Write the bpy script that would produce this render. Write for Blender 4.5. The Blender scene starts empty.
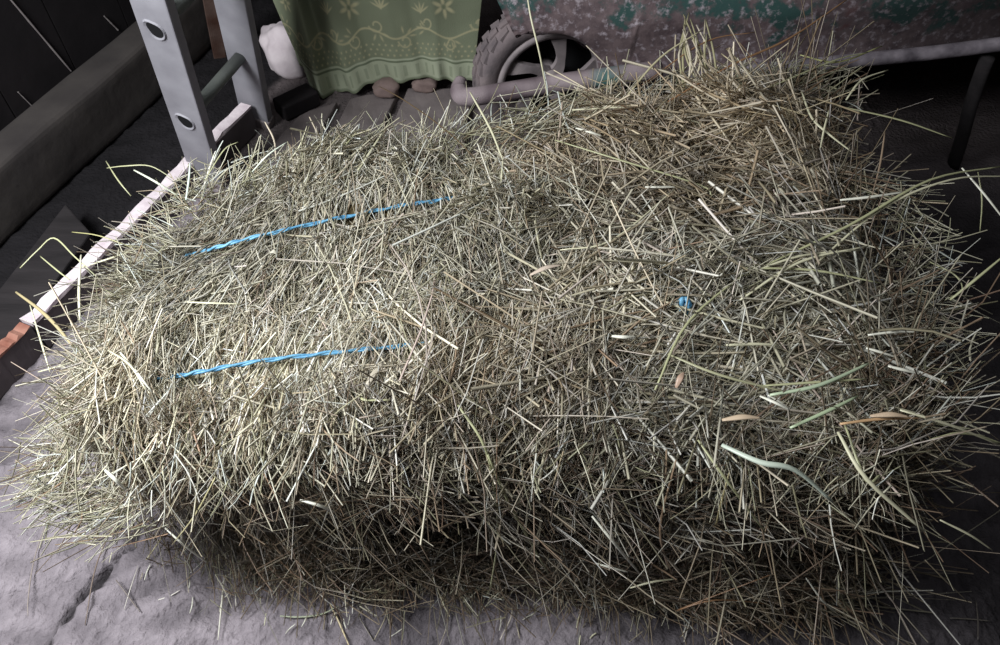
import bpy, bmesh, math, random
import numpy as np
from mathutils import Vector, Matrix

rng = np.random.default_rng(7)
random.seed(7)
U = 1.3                      # working unit -> metres
F, PITCH, CZ = 785.0, math.radians(52), 0.98
SC = bpy.context.scene
COL = SC.collection

# ------------------------------------------------------------------ measuring helpers
def ray(x, y):
    a = (x - 500) / F; b = (322.5 - y) / F
    return Vector((a, math.cos(PITCH) + b * math.sin(PITCH), -math.sin(PITCH) + b * math.cos(PITCH)))
def atz(x, y, z=0.0):
    d = ray(x, y); t = (z - CZ) / d.z
    return Vector((d.x * t, d.y * t, z))
def aty(x, y, Y):
    d = ray(x, y); t = Y / d.y
    return Vector((d.x * t, Y, CZ + d.z * t))
def on_plane(x, y, p, n):
    d = ray(x, y); o = Vector((0, 0, CZ)); t = (p - o).dot(n) / d.dot(n)
    return o + d * t

# ------------------------------------------------------------------ materials
def mat(name, base=(0.5, 0.5, 0.5), rough=0.8, metal=0.0, spec=0.3):
    m = bpy.data.materials.new(name); m.use_nodes = True
    nt = m.node_tree; b = nt.nodes['Principled BSDF']
    b.inputs['Base Color'].default_value = (*base, 1)
    b.inputs['Roughness'].default_value = rough
    b.inputs['Metallic'].default_value = metal
    b.inputs['Specular IOR Level'].default_value = spec
    return m, nt, b
def s2l(r, g, b):
    f = lambda c: (c / 255 / 12.92) if c <= 10 else ((c / 255 + .055) / 1.055) ** 2.4
    return (f(r), f(g), f(b))
def noise_mat(name, stops, scale=8, detail=6, rough=0.85, bump=0.3, bscale=40, metal=0.0, dist=0.0, bdist=0.004, spec=0.3, stretch=None):
    m, nt, b = mat(name, rough=rough, metal=metal, spec=spec)
    N, L = nt.nodes, nt.links
    tc = N.new('ShaderNodeTexCoord'); src = tc.outputs['Object']
    if stretch:
        mp = N.new('ShaderNodeMapping'); mp.inputs['Scale'].default_value = stretch
        L.new(src, mp.inputs['Vector']); src = mp.outputs['Vector']
    n = N.new('ShaderNodeTexNoise'); n.inputs['Scale'].default_value = scale; n.inputs['Detail'].default_value = detail
    n.inputs['Distortion'].default_value = dist
    L.new(src, n.inputs['Vector'])
    r = N.new('ShaderNodeValToRGB'); e = r.color_ramp.elements
    while len(e) < len(stops): e.new(0.5)
    for k, (p, c) in enumerate(stops):
        e[k].position = p; e[k].color = (*s2l(*c), 1)
    L.new(n.outputs['Fac'], r.inputs['Fac']); L.new(r.outputs['Color'], b.inputs['Base Color'])
    if bump:
        n2 = N.new('ShaderNodeTexNoise'); n2.inputs['Scale'].default_value = bscale; n2.inputs['Detail'].default_value = 5
        L.new(src, n2.inputs['Vector'])
        bp = N.new('ShaderNodeBump'); bp.inputs['Strength'].default_value = bump; bp.inputs['Distance'].default_value = bdist
        L.new(n2.outputs['Fac'], bp.inputs['Height']); L.new(bp.outputs['Normal'], b.inputs['Normal'])
    return m
def attr_mat(name, rough=0.5, spec=0.35, bump=0.0, bscale=300, bdist=.002):
    m, nt, b = mat(name, rough=rough, spec=spec)
    a = nt.nodes.new('ShaderNodeAttribute'); a.attribute_name = 'tint'
    nt.links.new(a.outputs['Color'], b.inputs['Base Color'])
    if bump:
        tc = nt.nodes.new('ShaderNodeTexCoord'); n = nt.nodes.new('ShaderNodeTexNoise'); n.inputs['Scale'].default_value = bscale; n.inputs['Detail'].default_value = 5
        nt.links.new(tc.outputs['Object'], n.inputs['Vector'])
        bp = nt.nodes.new('ShaderNodeBump'); bp.inputs['Strength'].default_value = bump; bp.inputs['Distance'].default_value = bdist
        nt.links.new(n.outputs['Fac'], bp.inputs['Height']); nt.links.new(bp.outputs['Normal'], b.inputs['Normal'])
    return m

M = {}
M['straw'] = attr_mat('dry_straw', 0.36, 0.5)
M['cloth'] = attr_mat('printed_cloth', 0.95, 0.1, 0.35)
M['core'] = noise_mat('packed_hay', [(.3, (40, 33, 20)), (.7, (84, 72, 46))], 60, 6, .95, .6, 120)
M['floor'] = attr_mat('rough_floor', 0.9, 0.2, 0.9, 130, .007)
M['darkwood'] = noise_mat('dark_wood', [(.3, (30, 27, 28)), (.7, (48, 44, 45))], 5, 6, .9, .4, 30, stretch=(1, 6, 6))
M['beam'] = noise_mat('dusty_beam', [(.3, (48, 44, 44)), (.7, (74, 69, 66))], 6, 6, .95, .4, 30)
M['board'] = noise_mat('board_wood', [(.3, (70, 64, 66)), (.7, (104, 96, 98))], 9, 6, .9, .4, 40)
M['boardtop'] = noise_mat('dusty_lit_edge', [(.3, (205, 190, 195)), (.7, (238, 226, 228))], 25, 6, .95, .4, 90)
M['redwood'] = noise_mat('red_brown_wood', [(.3, (128, 78, 64)), (.7, (170, 126, 110))], 25, 6, .9, .4, 60)
M['alu'] = noise_mat('dull_aluminium', [(.3, (134, 132, 138)), (.7, (158, 156, 162))], 14, 5, .6, .08, 60, metal=.0, spec=.4)
M['rung'] = noise_mat('rung_metal', [(.3, (104, 108, 104)), (.7, (124, 128, 122))], 14, 5, .5, .08, 60, metal=.3)
M['black'] = mat('dark_hollow', (0.006, 0.006, 0.007), .9)[0]
M['plaster'] = noise_mat('white_plaster', [(.3, (190, 178, 182)), (.7, (225, 214, 216))], 18, 6, .95, .7, 30)
M['stone'] = noise_mat('brown_stone', [(.3, (112, 96, 92)), (.7, (150, 130, 124))], 14, 6, .95, .6, 40)
M['slab'] = noise_mat('dusty_slab', [(.3, (98, 90, 90)), (.7, (132, 122, 120))], 9, 6, .95, .6, 40)
M['rubber'] = noise_mat('dusty_rubber', [(.3, (96, 88, 90)), (.7, (128, 116, 116))], 20, 6, .95, .4, 80)
M['rim'] = noise_mat('dusty_grey_metal', [(.3, (118, 110, 112)), (.7, (152, 142, 142))], 22, 6, .7, .3, 80, metal=.1)
M['twine'] = noise_mat('blue_plastic_twine', [(.3, (62, 126, 166)), (.7, (118, 174, 204))], 90, 3, .45, .3, 200, spec=.5)
M['wallm'] = noise_mat('dark_boarding', [(.3, (22, 19, 21)), (.7, (36, 31, 33))], 6, 6, .95, .4, 20)
M['wallb'] = noise_mat('dark_back_wall', [(.3, (34, 28, 27)), (.7, (58, 48, 45))], 5, 6, .95, .5, 20)
M['slit'] = noise_mat('pale_light_slit', [(.3, (120, 112, 112)), (.7, (150, 142, 140))], 30, 4, .9, .2, 60)

def paint_mat():
    m, nt, b = mat('worn_green_paint', rough=.75, spec=.3)
    N, L = nt.nodes, nt.links
    tc = N.new('ShaderNodeTexCoord')
    def noise(s, d, off):
        mp = N.new('ShaderNodeMapping'); mp.inputs['Location'].default_value = off
        L.new(tc.outputs['Object'], mp.inputs['Vector'])
        n = N.new('ShaderNodeTexNoise'); n.inputs['Scale'].default_value = s; n.inputs['Detail'].default_value = d
        n.inputs['Roughness'].default_value = .65
        L.new(mp.outputs['Vector'], n.inputs['Vector']); return n
    def ramp(src, a, bb):
        r = N.new('ShaderNodeMapRange'); r.inputs['From Min'].default_value = a; r.inputs['From Max'].default_value = bb
        L.new(src, r.inputs['Value']); return r.outputs['Result']
    def mix(f, A, B):
        x = N.new('ShaderNodeMix'); x.data_type = 'RGBA'; L.new(f, x.inputs['Factor'])
        for s, v in ((x.inputs[6], A), (x.inputs[7], B)):
            if isinstance(v, tuple): s.default_value = (*s2l(*v), 1)
            else: L.new(v, s)
        return x.outputs[2]
    n1 = noise(9, 5, (0, 0, 0)); n2 = noise(62, 8, (3, 1, 0)); n3 = noise(13, 6, (7, 2, 4)); n4 = noise(30, 6, (1, 9, 2))
    c = mix(ramp(n4.outputs['Fac'], .35, .65), (74, 62, 65), (112, 97, 98))
    # the green is left mostly on the upper part
    sp = N.new('ShaderNodeSeparateXYZ'); L.new(tc.outputs['Object'], sp.inputs['Vector'])
    hz = N.new('ShaderNodeMapRange'); hz.inputs['From Min'].default_value = .24 * U; hz.inputs['From Max'].default_value = .31 * U
    hz.inputs['To Min'].default_value = -.20; hz.inputs['To Max'].default_value = .005
    L.new(sp.outputs['Z'], hz.inputs['Value'])
    add = N.new('ShaderNodeMath'); add.operation = 'ADD'; L.new(n3.outputs['Fac'], add.inputs[0]); L.new(hz.outputs['Result'], add.inputs[1])
    c = mix(ramp(add.outputs[0], .47, .55), c, (48, 74, 71))
    c = mix(ramp(n2.outputs['Fac'], .53, .68), c, (160, 150, 156))
    c = mix(ramp(n1.outputs['Fac'], .62, .72), c, (88, 56, 56))
    sx = N.new('ShaderNodeMapRange'); sx.inputs['From Min'].default_value = .42 * U; sx.inputs['From Max'].default_value = .80 * U   # light falloff painted in: blacker toward the handles
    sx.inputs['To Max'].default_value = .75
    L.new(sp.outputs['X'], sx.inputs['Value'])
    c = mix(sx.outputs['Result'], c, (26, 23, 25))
    L.new(c, b.inputs['Base Color'])
    bp = N.new('ShaderNodeBump'); bp.inputs['Strength'].default_value = .4; bp.inputs['Distance'].default_value = .003
    L.new(n2.outputs['Fac'], bp.inputs['Height']); L.new(bp.outputs['Normal'], b.inputs['Normal'])
    return m
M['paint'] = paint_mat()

# ------------------------------------------------------------------ object helpers
def tag(o, label=None, cat=None, group=None, kind=None):
    for k, v in (('label', label), ('category', cat), ('group', group), ('kind', kind)):
        if v: o[k] = v
    return o
def link(name, me, m, parent=None, smooth=False):
    o = bpy.data.objects.new(name, me); COL.objects.link(o)
    if m: me.materials.append(m)
    if smooth: me.polygons.foreach_set('use_smooth', [True] * len(me.polygons))
    if parent:
        o.parent = parent; o.matrix_parent_inverse = parent.matrix_world.inverted() if False else Matrix.Translation(-parent.location)
    return o
def empty(name, loc):
    o = bpy.data.objects.new(name, None); COL.objects.link(o); o.location = Vector(loc) * U
    o.empty_display_size = .05
    return o
def bm_obj(name, bm, m, parent=None, smooth=False):
    bmesh.ops.recalc_face_normals(bm, faces=bm.faces)
    bmesh.ops.scale(bm, vec=(U, U, U), verts=bm.verts)
    me = bpy.data.meshes.new(name); bm.to_mesh(me); bm.free()
    return link(name, me, m, parent, smooth)
def raw_obj(name, V, faces, m, parent=None, tint=None, smooth=False):
    """V (n,3) array, faces (k,4) or (k,3) int array"""
    me = bpy.data.meshes.new(name)
    V = np.asarray(V, dtype=np.float32) * U; faces = np.asarray(faces, dtype=np.int32)
    k, w = faces.shape
    me.vertices.add(len(V)); me.vertices.foreach_set('co', V.ravel())
    me.loops.add(k * w); me.loops.foreach_set('vertex_index', faces.ravel())
    me.polygons.add(k); me.polygons.foreach_set('loop_start', np.arange(0, k * w, w, dtype=np.int32))
    me.update(calc_edges=True); me.validate()
    if tint is not None:
        a = me.color_attributes.new('tint', 'FLOAT_COLOR', 'POINT')
        c = np.ones((len(V), 4), dtype=np.float32); c[:, :3] = tint
        a.data.foreach_set('color', c.ravel())
    return link(name, me, m, parent, smooth)
def bm_box(bm, c, ex, ey, ez):
    """box about centre c with half-extent vectors"""
    c, ex, ey, ez = map(Vector, (c, ex, ey, ez))
    vs = [bm.verts.new(c + ex * i + ey * j + ez * k) for i in (-1, 1) for j in (-1, 1) for k in (-1, 1)]
    for f in ((0, 1, 3, 2), (4, 6, 7, 5), (0, 4, 5, 1), (2, 3, 7, 6), (0, 2, 6, 4), (1, 5, 7, 3)):
        bm.faces.new([vs[i] for i in f])
    return vs
def bevel_all(bm, w, seg=2):
    bmesh.ops.bevel(bm, geom=list(bm.edges), offset=w, segments=seg, affect='EDGES', profile=.5)
def rough_up(bm, amp, cuts=6, freq=30, seed=0):
    bmesh.ops.subdivide_edges(bm, edges=list(bm.edges), cuts=cuts, use_grid_fill=True)
    r = random.Random(seed); ph = [r.uniform(0, 6.28) for _ in range(9)]
    for v in bm.verts:
        p = v.co * freq
        n = Vector((math.sin(p.y + p.z * 1.3 + ph[0]) + math.sin(2.3 * p.x + ph[1]) * .5 + .4 * math.sin(5.1 * p.y + ph[2]),
                    math.sin(p.x * 1.1 + p.z + ph[3]) + math.sin(2.7 * p.z + ph[4]) * .5 + .4 * math.sin(4.7 * p.x + ph[5]),
                    math.sin(p.x + p.y * 1.2 + ph[6]) + math.sin(2.1 * p.y + ph[7]) * .5 + .4 * math.sin(5.3 * p.x + ph[8])))
        v.co += n * amp
def bm_tube(bm, pts, radii, n=10, cap=True, flat=1.0, up=Vector((0, 0, 1))):
    pts = [Vector(p) for p in pts]
    if not hasattr(radii, '__len__'): radii = [radii] * len(pts)
    rings = []
    side = None
    for i, p in enumerate(pts):
        t = (pts[min(i + 1, len(pts) - 1)] - pts[max(i - 1, 0)]).normalized()
        if side is None:
            side = t.cross(up)
            if side.length < 1e-3: side = t.cross(Vector((1, 0, 0)))
        else:
            side = side - t * side.dot(t)
        side.normalize(); o2 = side.cross(t)
        rings.append([bm.verts.new(p + (side * math.cos(a) + o2 * math.sin(a) * flat) * radii[i]) for a in [2 * math.pi * k / n for k in range(n)]])
    for a, b in zip(rings, rings[1:]):
        for k in range(n):
            bm.faces.new((a[k], a[(k + 1) % n], b[(k + 1) % n], b[k]))
    if cap:
        bm.faces.new(rings[0][::-1]); bm.faces.new(rings[-1])
def spline(pts, n=8):
    """Catmull-Rom through points"""
    P = [Vector(p) for p in pts]; P = [P[0] * 2 - P[1]] + P + [P[-1] * 2 - P[-2]]
    out = []
    for i in range(1, len(P) - 2):
        for k in range(n):
            t = k / n
            a, b, c, d = P[i - 1], P[i], P[i + 1], P[i + 2]
            out.append(.5 * ((2 * b) + (c - a) * t + (2 * a - 5 * b + 4 * c - d) * t * t + (3 * b - a - 3 * c + d) * t ** 3))
    out.append(P[-2]); return out

# smooth 3-D value field from random sine waves (vectorised)
class Field:
    def __init__(s, freq, octaves=3, seed=0, n=7):
        r = np.random.default_rng(seed); s.w = []
        for o in range(octaves):
            k = r.normal(size=(n, 3)); k /= np.linalg.norm(k, axis=1)[:, None]
            s.w.append((k * freq * (1.9 ** o) * r.uniform(.7, 1.3, (n, 1)), r.uniform(0, 6.28, n), .55 ** o))
    def __call__(s, p):
        p = np.asarray(p); v = 0
        for k, ph, a in s.w: v = v + a * np.sin(p @ k.T + ph).sum(-1) / math.sqrt(len(ph) / 2)
        return v

# ================================================================== SETTING
# floor: rough plastered ground with two cracks
def seg_dist(X, Y, poly):
    d = np.full(X.shape, 9.0)
    for (ax, ay), (bx, by) in zip(poly, poly[1:]):
        ux, uy = bx - ax, by - ay
        t = np.clip(((X - ax) * ux + (Y - ay) * uy) / (ux * ux + uy * uy), 0, 1)
        d = np.minimum(d, np.hypot(X - ax - t * ux, Y - ay - t * uy))
    return d
xs = np.concatenate([np.arange(-1.7, -.8, .03), np.arange(-.8, .75, .004), np.arange(.75, 1.45, .03)])
ys = np.concatenate([np.arange(-.5, .2, .05), np.arange(.2, .72, .004), np.arange(.72, 1.9, .01), [1.9, 2.3]])
X, Y = np.meshgrid(xs, ys, indexing='ij')
P3 = np.stack([X, Y, 0 * X], -1)
f1, f2, f3 = Field(28, 3, 1), Field(160, 3, 2, 9), Field(420, 2, 3, 9)
Z = .0016 * f1(P3) + .0011 * f2(P3) + .0008 * f3(P3)
crk = [[(43, 652), (60, 622), (73, 600), (86, 588)], [(84, 590), (98, 573), (112, 562), (128, 545), (140, 528)]]
wob = .005 * f2(P3 * .4) + .002 * f3(P3 * .6)
dd = np.full(X.shape, 9.)
for c in crk:
    pl = [tuple(atz(*p)[:2]) for p in c]
    dd = np.minimum(dd, seg_dist(X + wob, Y + wob * .6, pl))
cw = .0030 + .0032 * f2(P3 * .7)
crack = np.clip(1.25 - dd / np.maximum(cw, .002), 0, 1)
Z -= .010 * crack
# raised lip of the floor where it meets the board on the left
lp = [tuple(atz(*p)[:2]) for p in [(0, 372), (38, 376)]]
tone = np.clip(.5 + .16 * f1(P3 * .7) + .10 * f2(P3) + .06 * f3(P3), 0, 1)[..., None]
ca, cb = np.array(s2l(100, 94, 98)), np.array(s2l(156, 147, 152))
colr = ca * (1 - tone) + cb * tone
# earthier and darker toward the back of the shed
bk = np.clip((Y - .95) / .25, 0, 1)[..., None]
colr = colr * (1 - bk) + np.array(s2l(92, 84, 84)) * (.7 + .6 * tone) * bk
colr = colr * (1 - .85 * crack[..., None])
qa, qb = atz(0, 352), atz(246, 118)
side = ((X - qa.x) * (qb.y - qa.y) - (Y - qa.y) * (qb.x - qa.x)) / (qb - qa).length      # <0 left of the board: its shade painted near black
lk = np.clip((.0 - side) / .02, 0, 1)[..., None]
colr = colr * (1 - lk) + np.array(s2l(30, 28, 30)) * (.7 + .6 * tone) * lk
rk = (np.clip((X + .25) / .75, 0, 1) * np.clip((1.15 - Y) / .15, 0, 1))[..., None]             # fading light painted in: floor darker to the right
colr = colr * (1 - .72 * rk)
nx, ny = X.shape
idx = np.arange(nx * ny).reshape(nx, ny)
Fq = np.stack([idx[:-1, :-1], idx[1:, :-1], idx[1:, 1:], idx[:-1, 1:]], -1).reshape(-1, 4)
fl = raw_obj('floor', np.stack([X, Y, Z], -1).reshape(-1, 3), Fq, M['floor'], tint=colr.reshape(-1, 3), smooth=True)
tag(fl, kind='structure')

# walls
_a, _b = atz(-30, 172, .12), atz(168, 5, .12)
wd = (_b - _a).normalized(); wn = Vector((wd.y, -wd.x, 0))
wp = _a - wn * .062; wp.z = 0
bm = bmesh.new()
for k in range(-8, 9):
    c = wp + wd * (k * .16 + .08) - wn * .012 + Vector((0, 0, .50))
    bm_box(bm, c, wd * .0785, wn * .012, Vector((0, 0, .50)))
wl = bm_obj('wall_left', bm, M['wallm']); tag(wl, kind='structure')
bm = bmesh.new(); bm_box(bm, (0, 1.95, .62), (1.6, 0, 0), (0, .03, 0), (0, 0, .62)); rough_up(bm, .006, 10, 14, 3)
wb = bm_obj('wall_back', bm, M['wallb'], smooth=True); tag(wb, kind='structure')
bm = bmesh.new(); bm_box(bm, (1.22, .8, .62), (.03, 0, 0), (0, 1.1, 0), (0, 0, .62)); rough_up(bm, .006, 10, 14, 4)
wr = bm_obj('unseen_wall_right', bm, M['wallb'], smooth=True); tag(wr, kind='structure')  # unseen wall, added to keep the right side dark
# pale strips on the boarding, painted stand-ins for light through plank gaps
for i, (a, b, w) in enumerate([((6, -6), (71, 71), .0019), ((18, 92), (34, 108), .0012), ((104, 16), (118, 30), .0015)]):
    pa, pb = on_plane(*a, wp + wn * .003, wn), on_plane(*b, wp + wn * .003, wn)
    bm = bmesh.new(); bm_tube(bm, [pa.lerp(pb, t / 6) for t in range(7)], [w * (.7 + .5 * random.random()) for _ in range(7)], 6)
    o = bm_obj('light_slit_%d' % (i + 1), bm, M['slit']); tag(o, kind='structure')

# ================================================================== LEFT: beam, planks, board
zb = .12
A, B = atz(-30, 172, zb), atz(168, 5, zb)
d = (B - A); d.z = 0; d.normalize(); s = Vector((d.y, -d.x, 0))
bm = bmesh.new(); L = (B - A).length
bm_box(bm, (A + B) / 2 - Vector((0, 0, zb / 2)), d * (L / 2 + .12), s * .036, Vector((0, 0, zb / 2)))
bevel_all(bm, .012, 3); rough_up(bm, .0016, 5, 40, 5)
o = bm_obj('timber_beam', bm, M['beam'], smooth=True)
tag(o, 'thick dusty dark timber beam lying diagonally along the left wall', 'beam', kind='thing')
zp = .05
A, B, C = atz(65, 203, zp), atz(-4, 292, zp), atz(108, 252, zp)
e1 = (B - A); e2 = (C - A)
bm = bmesh.new(); bm_box(bm, A + e1 * .6 + e2 * .30 - Vector((0, 0, .025)), e1 * .6, e2 * .30, Vector((0, 0, .024)))
bevel_all(bm, .003); o = bm_obj('wooden_plank', bm, M['darkwood'])
tag(o, 'dark flat plank lying in shadow between beam and lit-edged board', 'plank')
# board on edge: dusty top painted white as lit, face dark as shaded
zt = .062
A, B = atz(26, 322, zt), atz(246, 104, zt)
d = (B - A); L = d.length; d.normalize(); s = Vector((d.y, -d.x, 0))
root = empty('partition_board', ((A + B) / 2).to_2d().to_3d())
tag(root, 'long board standing on edge left of the bale, its dusty top edge painted white as lit', 'board')
def slab_on(name, a, l, w0, h0, h1, m, seed, amp=.0012, freq=60):
    bm = bmesh.new()
    n = 26
    rings = []
    r = random.Random(seed)
    for i in range(n + 1):
        p = a + d * (l * i / n); j = r.uniform(-1, 1) * amp * 1.5; jw = r.uniform(-1, 1) * amp
        q = [p + s * (w0 + jw) + Vector((0, 0, h1 + j - zt)), p - s * (w0 + jw) + Vector((0, 0, h1 + j - zt)),
             p - s * w0 + Vector((0, 0, h0 - zt)), p + s * w0 + Vector((0, 0, h0 - zt))]
        rings.append([bm.verts.new(v) for v in q])
    for x, y in zip(rings, rings[1:]):
        for k in range(4): bm.faces.new((x[k], x[(k + 1) % 4], y[(k + 1) % 4], y[k]))
    bm.faces.new(rings[0]); bm.faces.new(rings[-1][::-1])
    return bm_obj(name, bm, m, root)
slab_on('board_face', A, L, .0095, .002, zt - .006, M['board'], 1)
o = slab_on('dusty_top_edge', A, L, .0105, zt - .006, zt, M['boardtop'], 2, .0016); o['label'] = 'dusty top edge, painted white as lit'
A2 = A - d * .19
slab_on('broken_board_end', A2, .187, .0095, .002, zt - .004, M['board'], 3)
o = slab_on('chipped_red_edge', A2, .187, .0105, zt - .004, zt - .001, M['redwood'], 4, .002); o['label'] = 'chipped red-brown edge at the broken end'

# ================================================================== LADDER
ld = Vector((.127, -.182, .975)).normalized()
N0, F0 = atz(211, 184), atz(258, 122)
r_ = (F0 - N0).normalized(); r_ = (r_ - ld * r_.dot(ld)).normalized(); w_ = r_.cross(ld).normalized()
if w_.x < 0: w_ = -w_
root = empty('ladder', ((N0 + F0) / 2))
tag(root, 'grey aluminium ladder standing behind the back left corner of the bale', 'ladder')
LH = .95; sw, st = .0295, .010
rung_h = []
for t in [0.125]: pass
# heights of the rungs along the stile, read off the two holes in the near stile
def along(px):
    p = on_plane(*px, N0 - r_ * st, r_); return (p - N0).dot(ld)
h1, h2 = along((186, 122)), along((157, 31))
hs = [h1 + (h2 - h1) * k for k in range(0, 4)]
gap = (F0 - N0).length
for base in (N0, F0):
    bm = bmesh.new()
    bm_box(bm, base + ld * (LH / 2 + .012), w_ * sw, r_ * st, ld * (LH / 2 - .004))
    bevel_all(bm, .0022, 2)
    bm_obj('stile', bm, M['alu'], root)
    bm = bmesh.new()
    bm_box(bm, base + ld * .010, w_ * (sw + .002), r_ * (st + .002), ld * .012); bevel_all(bm, .003, 2)
    o = bm_obj('foot', bm, M['rim'], root)
def dshape(c, rad, n=22, kw=1.25, kh=1.3):
    """teardrop rung section: round below, pinched at one side"""
    out = []
    for k in range(n):
        a = 2 * math.pi * k / n
        rr = rad * (1 + .45 * max(0, math.cos(a - .65)) ** 6)
        out.append(c + w_ * (-math.cos(a) * rr * kw) + ld * (math.sin(a) * rr * kh))
    return out
for h in hs:
    bm = bmesh.new()
    c0, c1 = N0 + ld * h + r_ * (st - .004), F0 + ld * h - r_ * (st - .004)
    ra = [bm.verts.new(v) for v in dshape(c0, .0088, kw=1, kh=1)]; rb = [bm.verts.new(v) for v in dshape(c1, .0088, kw=1, kh=1)]
    for k in range(len(ra)): bm.faces.new((ra[k], ra[(k + 1) % len(ra)], rb[(k + 1) % len(ra)], rb[k]))
    bm.faces.new(ra[::-1]); bm.faces.new(rb)
    rg = bm_obj('rung', bm, M['rung'], root, True)
    # flared hollow end on the outer face of the near stile
    bm = bmesh.new()
    face = N0 + ld * h - r_ * st
    lo = [bm.verts.new(v - r_ * .0002) for v in dshape(face, .0120)]; mi = [bm.verts.new(v - r_ * .0030) for v in dshape(face, .0108)]
    inn = [bm.verts.new(v - r_ * .0012) for v in dshape(face, .0088)]
    nn = len(lo)
    for a, b in ((lo, mi), (mi, inn)):
        for k in range(nn): bm.faces.new((a[k], a[(k + 1) % nn], b[(k + 1) % nn], b[k]))
    fr = bm_obj('rung_end', bm, M['alu'], rg)
    fr.parent = rg; fr.matrix_parent_inverse = Matrix.Identity(4)
    bm = bmesh.new(); bm.faces.new([bm.verts.new(v - r_ * .0009) for v in dshape(face, .0094)])
    ho = bm_obj('rung_hollow', bm, M['black'], rg); ho.matrix_parent_inverse = Matrix.Identity(4)

# red-brown post seen between the stiles
pb = atz(232, 108); pb.y += .22
bm = bmesh.new()
c = on_plane(222, 85, Vector((0, 1.5, 0)), Vector((0, 1, 0))); 
P0, P1 = aty(206, -30, 1.40), aty(222, 70, 1.52)
dd_ = (P0 - P1).normalized(); P1 = P1 - dd_ * (P1.z / dd_.z); P0 = P1 + dd_ * .9
sx = Vector((1, .2, 0)).normalized()
bm_box(bm, (P0 + P1) / 2, sx * .014, sx.cross(dd_).normalized() * .012, dd_ * .45); bevel_all(bm, .002); rough_up(bm, .0012, 6, 50, 9)
o = bm_obj('wooden_post', bm, noise_mat('post_wood', [(.35, (78, 52, 42)), (.65, (104, 84, 76))], 16, 5, .9, .4, 50))
tag(o, 'thin red-brown wooden post seen between the two ladder stiles', 'post', kind='thing')

# white plastered lump and dark sill below it
def lumpy(name, c, r, m, seed, freq=30, amp=.004, sub=4):
    bm = bmesh.new(); bmesh.ops.create_icosphere(bm, subdivisions=sub, radius=1)
    rr = random.Random(seed); ph = [rr.uniform(0, 6.28) for _ in range(8)]
    for v in bm.verts:
        p = v.co.copy()
        k = 1 + .10 * math.sin(3 * p.x + ph[0]) * math.sin(2.6 * p.y + ph[1]) + .08 * math.sin(5 * p.z + ph[2] + p.x * 3) + .04 * math.sin(9 * p.y + ph[3]) + .03 * math.sin(13 * p.x + ph[4] + 5 * p.z)
        q = Vector((math.copysign(abs(p.x) ** .75, p.x), math.copysign(abs(p.y) ** .75, p.y), math.copysign(abs(p.z) ** .75, p.z))) * k
        v.co = Vector((q.x * r[0], q.y * r[1], q.z * r[2])) + Vector(c)
    return bm_obj(name, bm, m, None, True)
c = aty(290, 66, 1.44)
o = lumpy('plastered_stone', (c.x, 1.455, .040), (.050, .045, .058), M['plaster'], 3)
tag(o, 'white plastered stone block between ladder and green cloth', 'stone')
A, B = atz(274, 97, .035), atz(304, 83, .035)
d = (B - A).normalized(); s = Vector((d.y, -d.x, 0)); 
bm = bmesh.new(); bm_box(bm, (A + B) / 2 - Vector((0, 0, .016)) + s * .022, d * .04, s * .022, Vector((0, 0, .016))); bevel_all(bm, .003)
o = bm_obj('timber_block', bm, M['wallm']); tag(o, 'black timber block on the floor in front of the white stone', 'timber block')

# floor slabs behind the bale
slabs = [[(296, 116), (338, 100), (312, 142), (272, 146)], [(350, 98), (400, 90), (382, 124), (326, 142)], [(408, 88), (472, 88), (466, 132), (392, 124)]]
labs = ['dusty grey stone slab behind the bale, nearest the ladder', 'dusty grey stone slab behind the bale under the middle of the cloth', 'broad brownish stone slab behind the bale beside the wheelbarrow wheel']
for q, lb in zip(slabs, labs):
    bm = bmesh.new()
    t = [atz(*p, .016) for p in q]
    # carry the slab on under the hay
    t[2] = t[2] + (t[2] - t[1]) * .7; t[3] = t[3] + (t[3] - t[0]) * .7
    up = [bm.verts.new(p) for p in t]; dn = [bm.verts.new(Vector((p.x, p.y, .001))) for p in t]
    bm.faces.new(up); bm.faces.new(dn[::-1])
    for k in range(4): bm.faces.new((up[k], dn[k], dn[(k + 1) % 4], up[(k + 1) % 4]))
    bevel_all(bm, .004); rough_up(bm, .0012, 5, 50, len(lb))
    o = bm_obj('stone_slab', bm, M['slab']); tag(o, lb, 'slab', 'stone slabs behind the bale', kind='thing')
for px, r, lb in (((386, 92), (.026, .02, .016), 'reddish brown stone on a slab under the cloth hem, left one of two'), ((424, 86), (.026, .02, .014), 'low brown stone under the cloth hem nearer the wheel')):
    c = atz(*px, .03)
    o = lumpy('stone', (c.x, c.y + .01, .016 + r[2]), r, M['stone'], int(px[0]), sub=3); tag(o, lb, 'stone', 'small stones under the cloth')

# ================================================================== GREEN CLOTH
gw, gh = 300, 210
S_, T_ = np.meshgrid(np.linspace(0, 1, gw), np.linspace(0, 1, gh), indexing='ij')
HB = np.array([.345, .22])   # nominal size in working units (width, height of what shows)
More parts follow.
